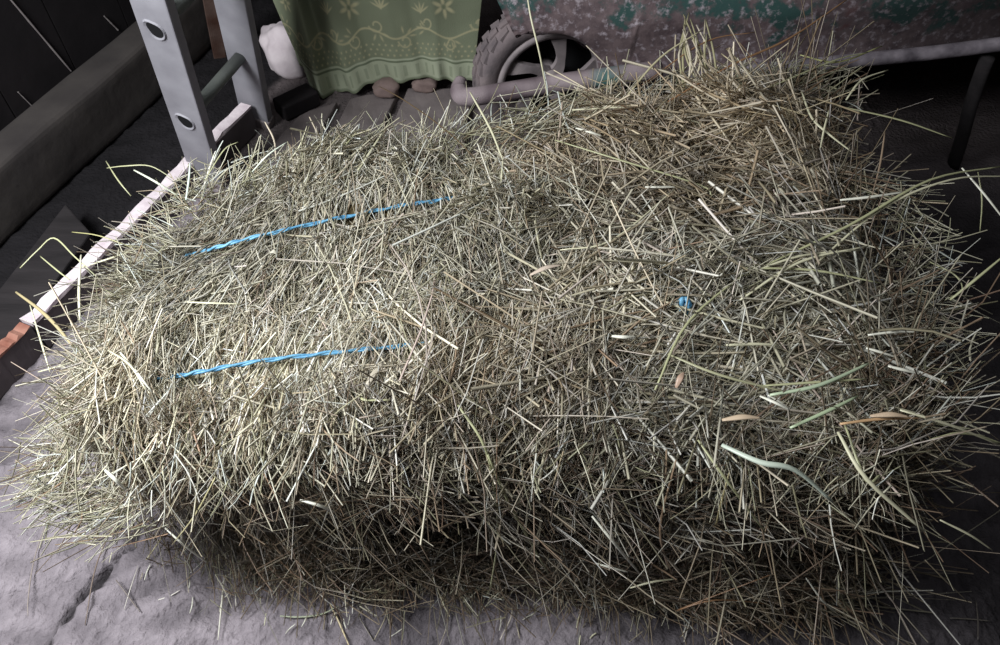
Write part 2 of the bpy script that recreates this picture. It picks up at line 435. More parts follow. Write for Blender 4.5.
# hem line (pixels) along the cloth, left to right; folds swing in depth
hx = [0, .10, .20, .26, .36, .5, .62, .72, .82, .92, 1]
hem_px = [(300, 66), (312, 88), (324, 98), (337, 92), (352, 94), (376, 80), (402, 83), (424, 76), (440, 81), (458, 83), (474, 80)]
top_px = [(268, -8), (284, -8), (296, -8), (306, -8), (322, -8), (350, -8), (382, -8), (408, -8), (432, -8), (456, -8), (484, -8)]
dep = [1.37, 1.355, 1.34, 1.37, 1.34, 1.355, 1.335, 1.35, 1.335, 1.345, 1.35]
hp = np.array([tuple(aty(*p, y)) for p, y in zip(hem_px, dep)]); tp = np.array([tuple(aty(*p, y + .01)) for p, y in zip(top_px, dep)])
def smooth_interp(q, xp, fp):
    from numpy import interp
    xx = np.linspace(0, 1, 400); y = interp(xx, xp, fp); k = np.hanning(21); k /= k.sum()
    y = np.convolve(np.pad(y, 10, mode='edge'), k, 'valid'); return interp(q, xx, y)
HM = np.stack([smooth_interp(S_, hx, hp[:, i]) for i in range(3)], -1)
TP = np.stack([smooth_interp(S_, hx, tp[:, i]) for i in range(3)], -1)
tt = (T_ * 1.55)[..., None]           # continues above the frame
CP = HM * (1 - tt) + TP * tt
ripple = .004 * np.sin(S_ * 60 + 2 * np.sin(T_ * 4)) * np.clip(1 - T_ * 3.0, 0, 1) + .0035 * np.sin(S_ * 23 + 1)
CP[..., 1] += ripple
CP[..., 2] += .0018 * np.sin(S_ * 47) * np.clip(1 - T_ * 4, 0, 1)
# print: painted in the cloth's own flat coordinates (u along hem, v up from hem), unit = about a millimetre
u = S_ * 250; v = T_ * 1.55 * 92
base = np.array(s2l(122, 128, 106)); gold = np.array(s2l(176, 170, 136)); lite = np.array(s2l(172, 178, 154)); dk = np.array(s2l(96, 106, 86))
tintc = np.broadcast_to(base, (*u.shape, 3)).copy()
tintc *= (1 + .06 * Field(.09, 3, 11)(np.stack([u, v, 0 * u], -1)))[..., None]
def put(mask, c, a=.8):
    mk = (np.clip(mask, 0, 1) * a)[..., None]
    tintc[:] = tintc * (1 - mk) + c * mk
put((np.abs(v - 11.5) < 9.5) * 1., lite, .75)
put((np.abs(v - 11.5) < 6) * (np.sin(u * .55 + .8 * np.sin(u * .13)) > .55) * 1., dk, .35)
put((np.abs(v - 22.2) < 1.1) * 1., dk, .6); put((np.abs(v - 23.8) < .8) * 1., lite, .8); put((np.abs(v - 2.2) < .9) * 1., dk, .5)
for row in range(3):                   # rows of dots
    vv = 28.5 + row * 5.2; uu = (u + (row % 2) * 3.4) % 6.8 - 3.4
    put(1.6 - np.hypot(uu, v - vv), gold, .75)
vine = 51 + 5 * np.sin(u * .105 + .6)
put(1.5 - np.abs(v - vine), gold, .8)
for k in range(10):                    # curling leaves along the vine
    c0 = 6 + 27 * k; ph = k * 2.1; cv = 51 + 5 * math.sin(c0 * .105 + .6)
    rr = np.hypot(u - c0, v - cv - (6 if k % 2 else -5)); an = np.arctan2(v - cv - (6 if k % 2 else -5), u - c0)
    put(1.3 - np.abs(rr - 5.0 + .8 * an), gold, .75)
    for j in range(3):
        aa = ph + j * .8; lx, ly = c0 + 9 * math.cos(aa), cv + 7 * math.sin(aa)
        ex = (u - lx) * math.cos(aa) + (v - ly) * math.sin(aa); ey = -(u - lx) * math.sin(aa) + (v - ly) * math.cos(aa)
        put(1.4 - np.hypot(ex / 4.2, ey / 1.3) * 1.2, gold, .8)
for (cx, cv, R) in [(22, 82, 10), (62, 96, 10), (118, 78, 13), (170, 104, 11), (216, 77, 13), (40, 128, 10), (128, 128, 12), (225, 124, 12)]:   # star-petalled flowers
    for j in range(6):
        aa = j * math.pi / 3 + cx * .1; lx, ly = cx + R * .55 * math.cos(aa), cv + R * .45 * math.sin(aa)
        ex = (u - lx) * math.cos(aa) + (v - ly) * math.sin(aa); ey = -(u - lx) * math.sin(aa) + (v - ly) * math.cos(aa)
        put(1.5 - np.hypot(ex / (R * .45), ey / (R * .17)) * 1.25, gold, .85)
    put(1.5 - np.hypot(u - cx, v - cv) / 2.2, dk, .8)
for (cx, cv) in [(88, 74), (150, 76), (190, 72), (245, 92), (100, 112), (195, 132)]:    # little sprigs
    for j in range(-2, 3):
        aa = math.pi / 2 + j * .5
        ex = (u - cx) * math.cos(aa) + (v - cv) * math.sin(aa); ey = -(u - cx) * math.sin(aa) + (v - cv) * math.cos(aa)
        put((1.2 - np.hypot((ex - 5) / 6, ey / 1.0)) * 1.4, gold, .8)
ci = np.arange(gw * gh).reshape(gw, gh)
Fq = np.stack([ci[:-1, :-1], ci[1:, :-1], ci[1:, 1:], ci[:-1, 1:]], -1).reshape(-1, 4)
o = raw_obj('cloth', CP.reshape(-1, 3), Fq, M['cloth'], tint=tintc.reshape(-1, 3), smooth=True)
md = o.modifiers.new('thick', 'SOLIDIFY'); md.thickness = .003
tag(o, 'hanging olive green cloth with gold floral print and pale hem band', 'cloth')

# ================================================================== WHEELBARROW
root = empty('wheelbarrow', (.45, 1.3, 0))
tag(root, 'old metal wheelbarrow with worn green paint standing behind the hay bale', 'wheelbarrow')
wc = Vector((.088, 1.222, .142)); ang = math.radians(11)
ax = Vector((math.sin(ang), -math.cos(ang), 0)); wu = Vector((math.cos(ang), math.sin(ang), 0)); wz = Vector((0, 0, 1))
R = .141
def lathe(bm, prof, n=72):
    """prof: list of (radius, offset along axle)"""
    rings = [[bm.verts.new(wc + (wu * math.cos(a) + wz * math.sin(a)) * r + ax * h) for a in [2 * math.pi * k / n for k in range(n)]] for r, h in prof]
    for a, b in zip(rings, rings[1:]):
        for k in range(n): bm.faces.new((a[k], a[(k + 1) % n], b[(k + 1) % n], b[k]))
bm = bmesh.new()
lathe(bm, [(.088, .006), (.093, .020), (.106, .028), (.120, .031), (.130, .028), (.134, .020), (.1355, .008), (.1355, -.008), (.134, -.020), (.130, -.028), (.115, -.030), (.093, -.022), (.088, -.006), (.088, .006)])
tyre = bm_obj('tyre', bm, M['rubber'], root, True)
bm = bmesh.new()
for k in range(34):                    # tread blocks
    a = 2 * math.pi * k / 34
    for j, off in enumerate((-.019, 0, .019)):
        aa = a + (j - 1) * .06
        rad = wu * math.cos(aa) + wz * math.sin(aa); tn = -wu * math.sin(aa) + wz * math.cos(aa)
        bm_box(bm, wc + rad * (.1352 - abs(off) * .16) + ax * off, rad * .0035, tn * .0095 + ax * .003 * (j - 1), ax * .0068)
o = bm_obj('tread', bm, M['rubber'], tyre); o.matrix_parent_inverse = Matrix.Identity(4)
bm = bmesh.new()
lathe(bm, [(.084, .016), (.087, .026), (.096, .029), (.100, .024), (.098, .006), (.098, -.02), (.084, -.02), (.082, 0), (.084, .016)])
bm_obj('rim', bm, M['rim'], root, True)
bm = bmesh.new(); lathe(bm, [(.001, .030), (.013, .030), (.016, .026), (.021, .010), (.021, -.02), (.001, -.02)], 28)
bm_obj('hub', bm, M['rim'], root, True)
for k in range(5):                     # broad curved spokes
    a0 = math.radians(148 - 72 * k)
    bm = bmesh.new(); pts, L_, R_ = [], [], []
    for i in range(11):
        t = i / 10; rr = .016 + t * .070; aa = a0 - .55 * (1 - t) ** 1.5 + .15
        wdt = .0075 + .008 * abs(t - .4) ** 1.3 * 2
        rad = wu * math.cos(aa) + wz * math.sin(aa); tn = -wu * math.sin(aa) + wz * math.cos(aa)
        h = .016 + .006 * math.sin(t * 3)
        L_.append(wc + rad * rr + tn * wdt + ax * h); R_.append(wc + rad * rr - tn * wdt + ax * h)
    top = [(bm.verts.new(l), bm.verts.new(r)) for l, r in zip(L_, R_)]; bot = [(bm.verts.new(l - ax * .01), bm.verts.new(r - ax * .01)) for l, r in zip(L_, R_)]
    for i in range(10):
        bm.faces.new((top[i][0], top[i][1], top[i + 1][1], top[i + 1][0])); bm.faces.new((bot[i][0], bot[i + 1][0], bot[i + 1][1], bot[i][1]))
        bm.faces.new((top[i][0], top[i + 1][0], bot[i + 1][0], bot[i][0])); bm.faces.new((top[i][1], bot[i][1], bot[i + 1][1], top[i + 1][1]))
    bm.faces.new((top[0][0], bot[0][0], bot[0][1], top[0][1])); bm.faces.new((top[10][0], top[10][1], bot[10][1], bot[10][0]))
    bm_obj('spoke', bm, M['rim'], root)
bm = bmesh.new(); lathe(bm, [(.001, -.021), (.09, -.021), (.09, -.024), (.001, -.024)], 48)
bm_obj('wheel_shade_disc', bm, M['black'], root)  # black disc added behind the spokes, standing for shade in the holes
# front fork pipe
pp = spline([aty(461, 80, 1.105), aty(459, 90, 1.085), aty(466, 97, 1.07), aty(500, 92.5, 1.072), aty(560, 83, 1.08), aty(628, 74, 1.09), aty(660, 70, 1.10)], 8)
bm = bmesh.new(); bm_tube(bm, pp, [.010, .0105, .011, .0115, .012, .0125, .013, .0135] + [.0150] * (len(pp) - 8), 16)
fo = bm_obj('frame_pipe', bm, None, root, True)
pc = Field(60, 3, 77); fo_co = np.array([v.co[:] for v in fo.data.vertices]) / U
g_ = pc(fo_co); x_l, x_r = aty(592, 78, 1.09).x, aty(622, 75, 1.09).x
tn_ = np.clip(.5 + .25 * g_, 0, 1)[:, None]; pcol = np.array(s2l(92, 80, 84)) * (1 - tn_) + np.array(s2l(170, 156, 158)) * tn_
gm = (np.clip((fo_co[:, 0] - x_l) / .008, 0, 1) * np.clip((x_r - fo_co[:, 0]) / .008, 0, 1) * np.clip(g_ + .7, 0, 1))[:, None]
pcol = pcol * (1 - gm) + np.array(s2l(72, 108, 104)) * gm
a_ = fo.data.color_attributes.new('tint', 'FLOAT_COLOR', 'POINT'); c4 = np.ones((len(pcol), 4), dtype=np.float32); c4[:, :3] = pcol; a_.data.foreach_set('color', c4.ravel())
fo.data.materials.append(attr_mat('pipe_paint', .65, .3, .4))
# pan: long tub with sloping sides
bl = aty(640, 82, 1.27); br = aty(1000, 47, 1.27)
def pan_z(x): return bl.z + (br.z - bl.z) * (x - bl.x) / (br.x - bl.x)
bm = bmesh.new()
def pan_ring(h, grow, n=60):
    x0, x1, y0, y1 = .10 - grow, 1.02 + grow, 1.275 - grow * .55, 1.62 + grow
    pts = []; rad = .10
    for cx, cy, a0 in ((x1 - rad, y1 - rad, 0), (x0 + rad, y1 - rad, 90), (x0 + rad, y0 + rad, 180), (x1 - rad, y0 + rad, 270)):
        for k in range(n // 4):
            a = math.radians(a0 + 90 * k / (n // 4 - 1)); pts.append((cx + rad * math.cos(a), cy + rad * math.sin(a)))
    return [bm.verts.new(Vector((x, y, pan_z(min(max(x, .1), 1.0)) + h))) for x, y in pts]
rr = [pan_ring(0, -.012), pan_ring(.006, 0), pan_ring(.06, .018), pan_ring(.12, .05), pan_ring(.20, .10), pan_ring(.205, .108), pan_ring(.20, .098), pan_ring(.12, .046), pan_ring(.06, .014), pan_ring(.010, -.004)]
for a, b in zip(rr, rr[1:]):
    for k in range(len(a)): bm.faces.new((a[k], a[(k + 1) % len(a)], b[(k + 1) % len(a)], b[k]))
bm.faces.new(rr[0][::-1]); bm.faces.new(rr[-1])
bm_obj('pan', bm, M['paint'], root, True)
# side panel with the wheel arch
PY = 1.135
hc = aty(551, 77, PY); pbl, pbr = aty(628, 80, PY), aty(1000, 50, PY)
gx, gz = 260, 60
V_, keep = [], []
for i in range(gx + 1):
    for k in range(gz + 1):
        x = -.06 + 1.10 * i / gx; h = .26 * k / gz
        zb_ = pbl.z + (pbr.z - pbl.z) * (x - pbl.x) / (pbr.x - pbl.x) if x > pbl.x else pbl.z - .02
        z = zb_ + h
        y = PY + .55 * max(0, h - .10) ** 1.3 + .006 * math.sin(x * 9) + .004 * math.sin(h * 40)
        V_.append(Vector((x, y, z)))
        dx, dz = x - hc.x, z - hc.z
        r_w = math.hypot(dx, dz)
        edge = hc.x - .050 - (z - hc.z - .055) * .55          # slanting front edge of the panel
        keep.append(r_w > .079 + .012 * max(0, -dx / .07) and (x > edge) and (x > hc.x + .02 or z > hc.z + .05))
bm = bmesh.new(); bv = [bm.verts.new(v) for v in V_]
for i in range(gx):
    for k in range(gz):
        q = [i * (gz + 1) + k, (i + 1) * (gz + 1) + k, (i + 1) * (gz + 1) + k + 1, i * (gz + 1) + k + 1]
        if all(keep[j] for j in q): bm.faces.new([bv[j] for j in q])
bmesh.ops.delete(bm, geom=[v for v in bm.verts if not v.link_faces], context='VERTS')
# draw the arch edge onto a true circle
for v in bm.verts:
    if v.is_boundary:
        dx, dz = v.co.x - hc.x, v.co.z - hc.z; r_w = math.hypot(dx, dz)
        if r_w < .090 and dx > -.02: v.co.x = hc.x + dx / r_w * .080; v.co.z = hc.z + dz / r_w * .080
        elif dx < -.02 and dz < .16: v.co.x = hc.x - .049 - (dz - .055) * .55
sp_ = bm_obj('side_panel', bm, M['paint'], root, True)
md = sp_.modifiers.new('thick', 'SOLIDIFY'); md.thickness = .004; md.offset = 0
# side rail under the pan and legs
q = [aty(640, 82, 1.125), aty(760, 70, 1.125), aty(870, 59, 1.125), aty(940, 52, 1.125), aty(1010, 43, 1.125), aty(1100, 33, 1.125)]
bm = bmesh.new(); bm_tube(bm, spline(q, 5), .0115, 14)
bm_obj('side_rail', bm, noise_mat('rail_metal', [(.3, (80, 74, 80)), (.7, (138, 130, 136))], 30, 6, .7, .4, 60), root, True)
lt, lb_ = aty(988, 56, 1.125), atz(953, 166)
bm = bmesh.new(); bm_tube(bm, spline([lt, lt.lerp(lb_, .35) + Vector((-.003, 0, 0)), lt.lerp(lb_, .7), lb_], 5), [.014] * 16, 10, flat=.6)
bm_obj('leg', bm, M['darkwood'], root, True)

# ================================================================== HAY BALE
CB = np.array([[[[-.390, .400, .0], [-.445, .410, .303]], [[-.41, .80, .0], [-.440, .745, .298]]],
               [[[.405, .305, .0], [.405, .378, .300]], [[.47, .97, .0], [.500, .985, .300]]]])   # [x][y][z]
dispF = Field(22, 3, 21); dispG = Field(60, 2, 22)
def shape(p):
    """unit-cube surface point(s) in [-1,1]^3 -> bale surface"""
    n = 7.0
    r = (np.abs(p) ** n).sum(-1, keepdims=True) ** (1 / n)
    q = (p / r + 1) / 2
    x, y, z = q[..., 0:1], q[..., 1:2], q[..., 2:3]
    out = 0
    for i in (0, 1):
        for j in (0, 1):
            for k in (0, 1):
                out = out + CB[i, j, k] * (x if i else 1 - x) * (y if j else 1 - y) * (z if k else 1 - z)
    dn = .010 * dispF(out) + .004 * dispG(out)
    dirn = p / np.linalg.norm(p, axis=-1, keepdims=True)
    out = out + dirn * dn[..., None]
    X, Y, Z = out[..., 0], out[..., 1], out[..., 2]
    fr = np.clip((.55 - Y) / .12, 0, 1)                     # front face: hollow under an overhanging brow, foot pushed out
    zz = Z / .30
    out[..., 1] += fr * (.022 * np.exp(-((zz - .42) / .16) ** 2) - .018 * np.exp(-((zz - .75) / .14) ** 2) - .012 * np.exp(-((zz - .08) / .15) ** 2)) * np.clip((X + .47) / .15, .2, 1)
    # heaped loose hay at the back right, sag toward the right end
    top = np.clip((Z - .2) / .1, 0, 1)
    out[..., 2] += top * (.045 * np.exp(-((X - .30) / .16) ** 2 - ((Y - .90) / .10) ** 2) + .015 * np.exp(-((X + .02) / .12) ** 2 - ((Y - .48) / .16) ** 2) - .03 * np.clip((X - .36) / .15, 0, 1))
    # left end belly
    lf = np.clip((-.30 - X) / .12, 0, 1)
    out[..., 0] -= lf * .035 * np.exp(-((zz - .55) / .3) ** 2) * np.clip((.62 - Y) / .2, 0, 1)
    # right back corner drawn in
    out[..., 0] -= np.clip((X - .40) / .1, 0, 1) * np.clip((Y - .72) / .12, 0, 1) * .065
    return out
AX = {'top': (2, 1, 0, 1), 'front': (1, -1, 0, 2), 'left': (0, -1, 1, 2), 'right': (0, 1, 1, 2), 'back': (1, 1, 0, 2)}
def surf(face, s, t):
    a, sg, i, j = AX[face]
    def P(s, t):
        p = np.zeros((len(s), 3)); p[:, a] = sg; p[:, i] = s; p[:, j] = t; return shape(p)
    e = .02
    p = P(s, t); ds = P(s + e, t) - P(s - e, t); dt = P(s, t + e) - P(s, t - e)
    n = np.cross(ds, dt); n /= np.linalg.norm(n, axis=1, keepdims=True) + 1e-9
    c = np.array([.04, .6, .15]); flip = np.sign(((p - c) * n).sum(1)); n *= flip[:, None]
    ds /= np.linalg.norm(ds, axis=1, keepdims=True); 
    dt2 = np.cross(n, ds); sgn = np.sign((dt2 * dt).sum(1)); dt2 *= sgn[:, None]
    return p, n, ds, dt2

bale = empty('hay_bale', (.03, .6, 0))
tag(bale, 'rectangular bale of greenish dry hay tied with blue twine on the floor', 'hay bale')
# packed body
bm = bmesh.new(); bmesh.ops.create_cube(bm, size=2); bmesh.ops.subdivide_edges(bm, edges=list(bm.edges), cuts=36, use_grid_fill=True)
co = np.array([v.co[:] for v in bm.verts]); q = shape(co); ctr = np.array([.04, .6, .14])
q = ctr + (q - ctr) * np.array([.965, .93, .94]); q[:, 2] = np.maximum(q[:, 2], .003)
for v_, c in zip(bm.verts, q): v_.co = c
bm_obj('packed_body', bm, M['core'], bale, True)

# straw palette (albedo)
PAL = np.array([s2l(*c) for c in [(206, 200, 172), (184, 178, 146), (156, 154, 118), (176, 172, 148), (224, 222, 208), (164, 146, 114), (136, 130, 98), (192, 198, 188), (146, 122, 94), (120, 98, 76), (150, 118, 90), (198, 180, 168)]])
PAL = PAL * .80 + PAL.mean(1, keepdims=True) * .20 * np.array([1.03, 1.0, .97])
W_TOP = np.array([.17, .17, .13, .14, .06, .08, .08, .08, .04, .02, .01, .02])
W_LOW = np.array([.07, .09, .07, .09, .03, .14, .10, .05, .15, .14, .06, .01])

def build_straws(name, P0, P1, P2, rad, col, parent, sides=3, rings=4, flat=None, kinds='stuff'):
    """quadratic-bent stalks: all vertices at once"""
    n = len(P0); ts = np.linspace(0, 1, rings)
    tan = P2 - P0; tan /= np.linalg.norm(tan, axis=1, keepdims=True) + 1e-9
    h = rng.normal(size=(n, 3)); a = np.cross(tan, h); a /= np.linalg.norm(a, axis=1, keepdims=True) + 1e-9
    b = np.cross(tan, a)
    fl = np.ones(n) if flat is None else flat
    V = np.zeros((n, rings, sides, 3), dtype=np.float32)
    for i, t in enumerate(ts):
        c = (1 - t) ** 2 * P0 + 2 * t * (1 - t) * P1 + t * t * P2
        rr = rad * (1 - .35 * t)
        for k in range(sides):
            an = 2 * math.pi * k / sides
            V[:, i, k] = c + a * (math.cos(an) * rr)[:, None] + b * (math.sin(an) * rr * fl)[:, None]
    base = (np.arange(n) * rings * sides)[:, None, None]
    i_, k_ = np.meshgrid(np.arange(rings - 1), np.arange(sides), indexing='ij')
    f = np.stack([i_ * sides + k_, i_ * sides + (k_ + 1) % sides, (i_ + 1) * sides + (k_ + 1) % sides, (i_ + 1) * sides + k_], -1).reshape(1, -1, 4)
    Fq = (base + f).reshape(-1, 4)
    grad = np.linspace(1.04, .93, rings)[None, :, None, None]
    T = np.clip(col[:, None, None, :] * grad, 0, 1) * np.ones((1, 1, sides, 1))
    o = raw_obj(name, V.reshape(-1, 3), Fq, M['straw'], parent, tint=T.reshape(-1, 3))
    if kinds: o['kind'] = kinds
    return o

orient = Field(7, 2, 31); orient2 = Field(18, 2, 32); tonef = Field(14, 2, 33); brownf = Field(9, 2, 34)
def make_layer(face, ncl, per, len_rng, rad_rng, depth, spread, lift, light=1.0, long_right=1.0, pos_sig=.022, curl=.12, srange=None):
    s0 = rng.uniform(-1, 1, ncl); t0 = rng.uniform(-1, 1, ncl)
    if srange: s0 = rng.uniform(srange[0], srange[1], ncl)
    p, n, ds, dt = surf(face, s0, t0)
    X = p[:, 0]
    o1 = orient(p); 
    if face == 'top':
        mean = np.interp(X, [-.45, -.15, .08, .30, .5], [66, 60, 48, 18, 5]); sp = np.interp(X, [-.45, -.1, .1, .45], [13, 30, 45, 50])
        th = np.radians(mean + sp * rng.normal(size=ncl) * .8 + 10 * o1)
    elif face == 'front':
        th = np.radians(rng.choice([-75, 60, 20, 115], ncl, p=[.4, .25, .2, .15]) + 30 * rng.normal(size=ncl))
    elif face == 'left':
        th = np.radians(rng.normal(-130, 45, ncl))
    else:
        th = np.radians(rng.uniform(0, 180, ncl))
    mix = rng.uniform(0, 1, ncl)
    lf_cl = lift * rng.normal(size=ncl) * .5
    ci = np.repeat(np.arange(ncl), per); m = len(ci)
    s = np.clip(s0[ci] + rng.normal(size=m) * pos_sig * 2.2, -1.02, 1.02); t = np.clip(t0[ci] + rng.normal(size=m) * pos_sig * (4.2 if face == 'top' else 5), -1.02, 1.02)
    p, n, ds, dt = surf(face, s, t)
    th = th[ci] + np.radians(spread) * rng.normal(size=m)
    d = ds * np.cos(th)[:, None] + dt * np.sin(th)[:, None]
    lf = lf_cl[ci] + lift * rng.normal(size=m)
    if face == 'front': lf = np.abs(lf) * .9
    if face in ('left', 'right'): lf = np.abs(lf) * 1.0
    d = d + n * lf[:, None]
    d /= np.linalg.norm(d, axis=1, keepdims=True)
    Xp = p[:, 0]
    Ln = rng.gamma(3, 1, m) / 3 * (len_rng[1] - len_rng[0]) + len_rng[0]
    Ln = np.clip(Ln * np.interp(Xp, [-.4, .5], [1.0, long_right]), .008, .30)
    off = rng.normal(depth[0], depth[1], m)
    c = p + n * off[:, None]
    sh = .5 if face in ('top',) else .25
    A_ = c - d * (Ln * sh)[:, None]; B_ = c + d * (Ln * (1 - sh))[:, None]
    bend = rng.normal(size=(m, 3)) * (Ln * curl)[:, None]
    Cc = (A_ + B_) / 2 + bend
    rad = rng.uniform(*rad_rng, m) * np.interp(Xp, [-.4, .5], [.85, 1.2])
    # colour by clump with drift across the bale
    w = W_TOP if face in ('top', 'left') else W_LOW
    pick = rng.choice(len(PAL), m, p=w / w.sum()); pc = rng.choice(len(PAL), ncl, p=w / w.sum())
    col = PAL[pick] * .6 + PAL[pc][ci] * .4
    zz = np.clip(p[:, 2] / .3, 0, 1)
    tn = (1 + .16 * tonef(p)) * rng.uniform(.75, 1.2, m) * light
    if face in ('front', 'right', 'back'): tn = tn * (.56 + .16 * zz)  # shade painted in: front, right and back straws darkened, most near the floor
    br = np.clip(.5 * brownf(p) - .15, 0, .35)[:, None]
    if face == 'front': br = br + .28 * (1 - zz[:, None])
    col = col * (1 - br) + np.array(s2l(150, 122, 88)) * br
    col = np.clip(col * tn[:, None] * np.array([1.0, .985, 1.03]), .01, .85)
    # stalks keep out of the floor
    for q in (A_, Cc, B_): q[:, 2] = np.maximum(q[:, 2], .003 + rng.uniform(0, .008, m))
    flat = rng.choice([1., .35], m, p=[.6, .4])
    return [A_, Cc, B_, rad, col, flat]

# twine runs (read off the photo), used to press the hay down under them
def on_top(px, lift=0.0, z0=.31):
    """point of the bale's top under a viewing direction: march"""
    d = ray(*px); o = Vector((0, 0, CZ)); t = (z0 - CZ) / d.z
    return o + d * t + Vector((0, 0, lift))
tw1 = [(186, 256), (215, 248), (255, 237), (330, 220), (400, 206), (440, 200), (480, 192), (505, 186), (525, 182), (556, 176)]
tw2 = [(128, 382), (160, 379), (200, 372), (260, 361), (330, 353), (410, 345), (470, 338), (540, 332), (600, 327), (640, 322)]
TWP = [[on_top(p, 0, .312) for p in tw] for tw in (tw1, tw2)]
def press(layer):
    A_, C_, B_ = layer[:3]
    for tw in TWP:
        for lo, hi in (((1, 5),) if tw is TWP[0] else ((2, 5),)):
            poly = [(p.x, p.y) for p in tw[lo:hi + 1]]
            for q in (A_, C_, B_):
                dd = seg_dist(q[:, 0], q[:, 1], poly)
                lim = .309 - .012 * np.exp(-(dd / .012) ** 2) + np.clip(dd - .016, 0, 1) * 1.2
                q[:, 2] = np.where((dd < .04), np.minimum(q[:, 2], lim), q[:, 2])
            mid = .25 * A_ + .5 * C_ + .25 * B_
            dd = seg_dist(mid[:, 0], mid[:, 1], poly)
            sink = np.where(dd < .02, np.clip(mid[:, 2] - .300, 0, 1), 0) * .9
            for q in (A_, C_, B_): q[:, 2] -= sink
    return layer
def cat(ls): return [np.concatenate(x) for x in zip(*ls)]

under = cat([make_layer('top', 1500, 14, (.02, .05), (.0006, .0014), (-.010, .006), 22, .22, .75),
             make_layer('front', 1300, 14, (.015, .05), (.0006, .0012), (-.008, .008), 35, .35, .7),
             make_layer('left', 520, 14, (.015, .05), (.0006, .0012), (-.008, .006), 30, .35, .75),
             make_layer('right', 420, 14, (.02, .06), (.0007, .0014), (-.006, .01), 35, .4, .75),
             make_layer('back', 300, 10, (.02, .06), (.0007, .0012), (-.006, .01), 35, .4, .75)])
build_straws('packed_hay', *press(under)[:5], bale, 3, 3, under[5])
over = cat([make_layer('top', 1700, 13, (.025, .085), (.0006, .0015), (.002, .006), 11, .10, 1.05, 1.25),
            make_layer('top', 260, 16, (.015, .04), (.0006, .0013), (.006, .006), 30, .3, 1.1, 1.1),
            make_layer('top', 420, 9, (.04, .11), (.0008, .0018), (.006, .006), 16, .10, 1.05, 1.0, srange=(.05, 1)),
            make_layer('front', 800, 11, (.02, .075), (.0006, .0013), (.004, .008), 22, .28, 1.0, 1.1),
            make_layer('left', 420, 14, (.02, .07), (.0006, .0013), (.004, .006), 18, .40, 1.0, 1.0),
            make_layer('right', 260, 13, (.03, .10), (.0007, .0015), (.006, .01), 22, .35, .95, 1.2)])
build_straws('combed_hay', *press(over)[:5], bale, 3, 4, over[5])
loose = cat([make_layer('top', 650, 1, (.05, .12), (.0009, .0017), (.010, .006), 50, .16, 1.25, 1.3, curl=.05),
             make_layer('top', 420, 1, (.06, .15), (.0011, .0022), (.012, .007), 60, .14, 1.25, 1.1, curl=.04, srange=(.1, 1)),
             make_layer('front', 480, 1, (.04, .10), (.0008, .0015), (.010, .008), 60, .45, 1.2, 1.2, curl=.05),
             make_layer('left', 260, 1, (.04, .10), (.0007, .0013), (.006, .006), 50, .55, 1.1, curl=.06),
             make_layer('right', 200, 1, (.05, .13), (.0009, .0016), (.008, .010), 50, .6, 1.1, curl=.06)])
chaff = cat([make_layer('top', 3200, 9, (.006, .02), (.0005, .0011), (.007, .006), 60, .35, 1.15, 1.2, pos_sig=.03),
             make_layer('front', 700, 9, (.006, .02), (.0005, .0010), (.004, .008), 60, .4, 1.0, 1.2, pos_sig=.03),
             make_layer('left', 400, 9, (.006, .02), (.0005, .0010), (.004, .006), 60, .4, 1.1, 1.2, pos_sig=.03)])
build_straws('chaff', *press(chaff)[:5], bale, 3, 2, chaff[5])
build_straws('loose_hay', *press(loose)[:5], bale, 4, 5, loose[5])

# fringe along the upper back edge, the left edge and the skirt on the floor
def fringe(pxs, z, n, lean, length, rads, light=1.0, floor=False, jit=.02):
    pts = [atz(*p, z) for p in pxs]
    seglen = np.array([(b - a).length for a, b in zip(pts, pts[1:])]); cum = np.concatenate([[0], np.cumsum(seglen)])
    u_ = rng.uniform(0, cum[-1], n)
    P = np.stack([np.interp(u_, cum, [p[i] for p in pts]) for i in range(3)], 1) + rng.normal(size=(n, 3)) * np.array([jit, jit, .006])
    D = np.array(lean)[None] + rng.normal(size=(n, 3)) * np.array([.45, .35, .3]); D /= np.linalg.norm(D, axis=1, keepdims=True)
    Ln = rng.uniform(*length, n)
    A_ = P - D * (Ln * .35)[:, None]; B_ = P + D * (Ln * .65)[:, None]; C_ = (A_ + B_) / 2 + rng.normal(size=(n, 3)) * (Ln * .08)[:, None]
    for q in (A_, C_, B_): q[:, 2] = np.maximum(q[:, 2], .004)
    w = W_LOW if floor else W_TOP
    col = np.clip(PAL[rng.choice(len(PAL), n, p=w / w.sum())] * rng.uniform(.75, 1.15, (n, 1)) * light, .01, .85)
    return [A_, C_, B_, rng.uniform(*rads, n), col, rng.choice([1., .4], n)]
fr = cat([fringe([(192, 190), (260, 178), (330, 166), (420, 148), (480, 132)], .300, 420, (.35, .5, .25), (.03, .08), (.0006, .0013)),
          fringe([(480, 132), (560, 116), (640, 100), (720, 84), (800, 82), (845, 95)], .315, 480, (.6, .4, .10), (.03, .09), (.0008, .0015)),
          fringe([(195, 185), (155, 245), (112, 320), (85, 385), (62, 440)], .30, 300, (-.5, .1, .25), (.02, .06), (.0006, .0011), jit=.010),
          fringe([(75, 440), (48, 470), (70, 500), (130, 515)], .20, 380, (-.75, -.35, -.15), (.03, .09), (.0006, .0012), 1., jit=.015),
          fringe([(870, 180), (915, 230), (920, 330), (940, 420)], .29, 260, (.8, .0, -.05), (.03, .11), (.0008, .0015), .9, jit=.02),
          fringe([(130, 520), (210, 565), (330, 588), (500, 592), (700, 592), (850, 585)], .035, 620, (0, -.3, -.5), (.02, .055), (.0006, .0010), 1., True, jit=.014),
          fringe([(70, 455), (200, 465), (400, 440), (600, 455), (800, 480), (900, 495)], .285, 330, (0, -.55, -.35), (.02, .07), (.0007, .0013), 1.)])
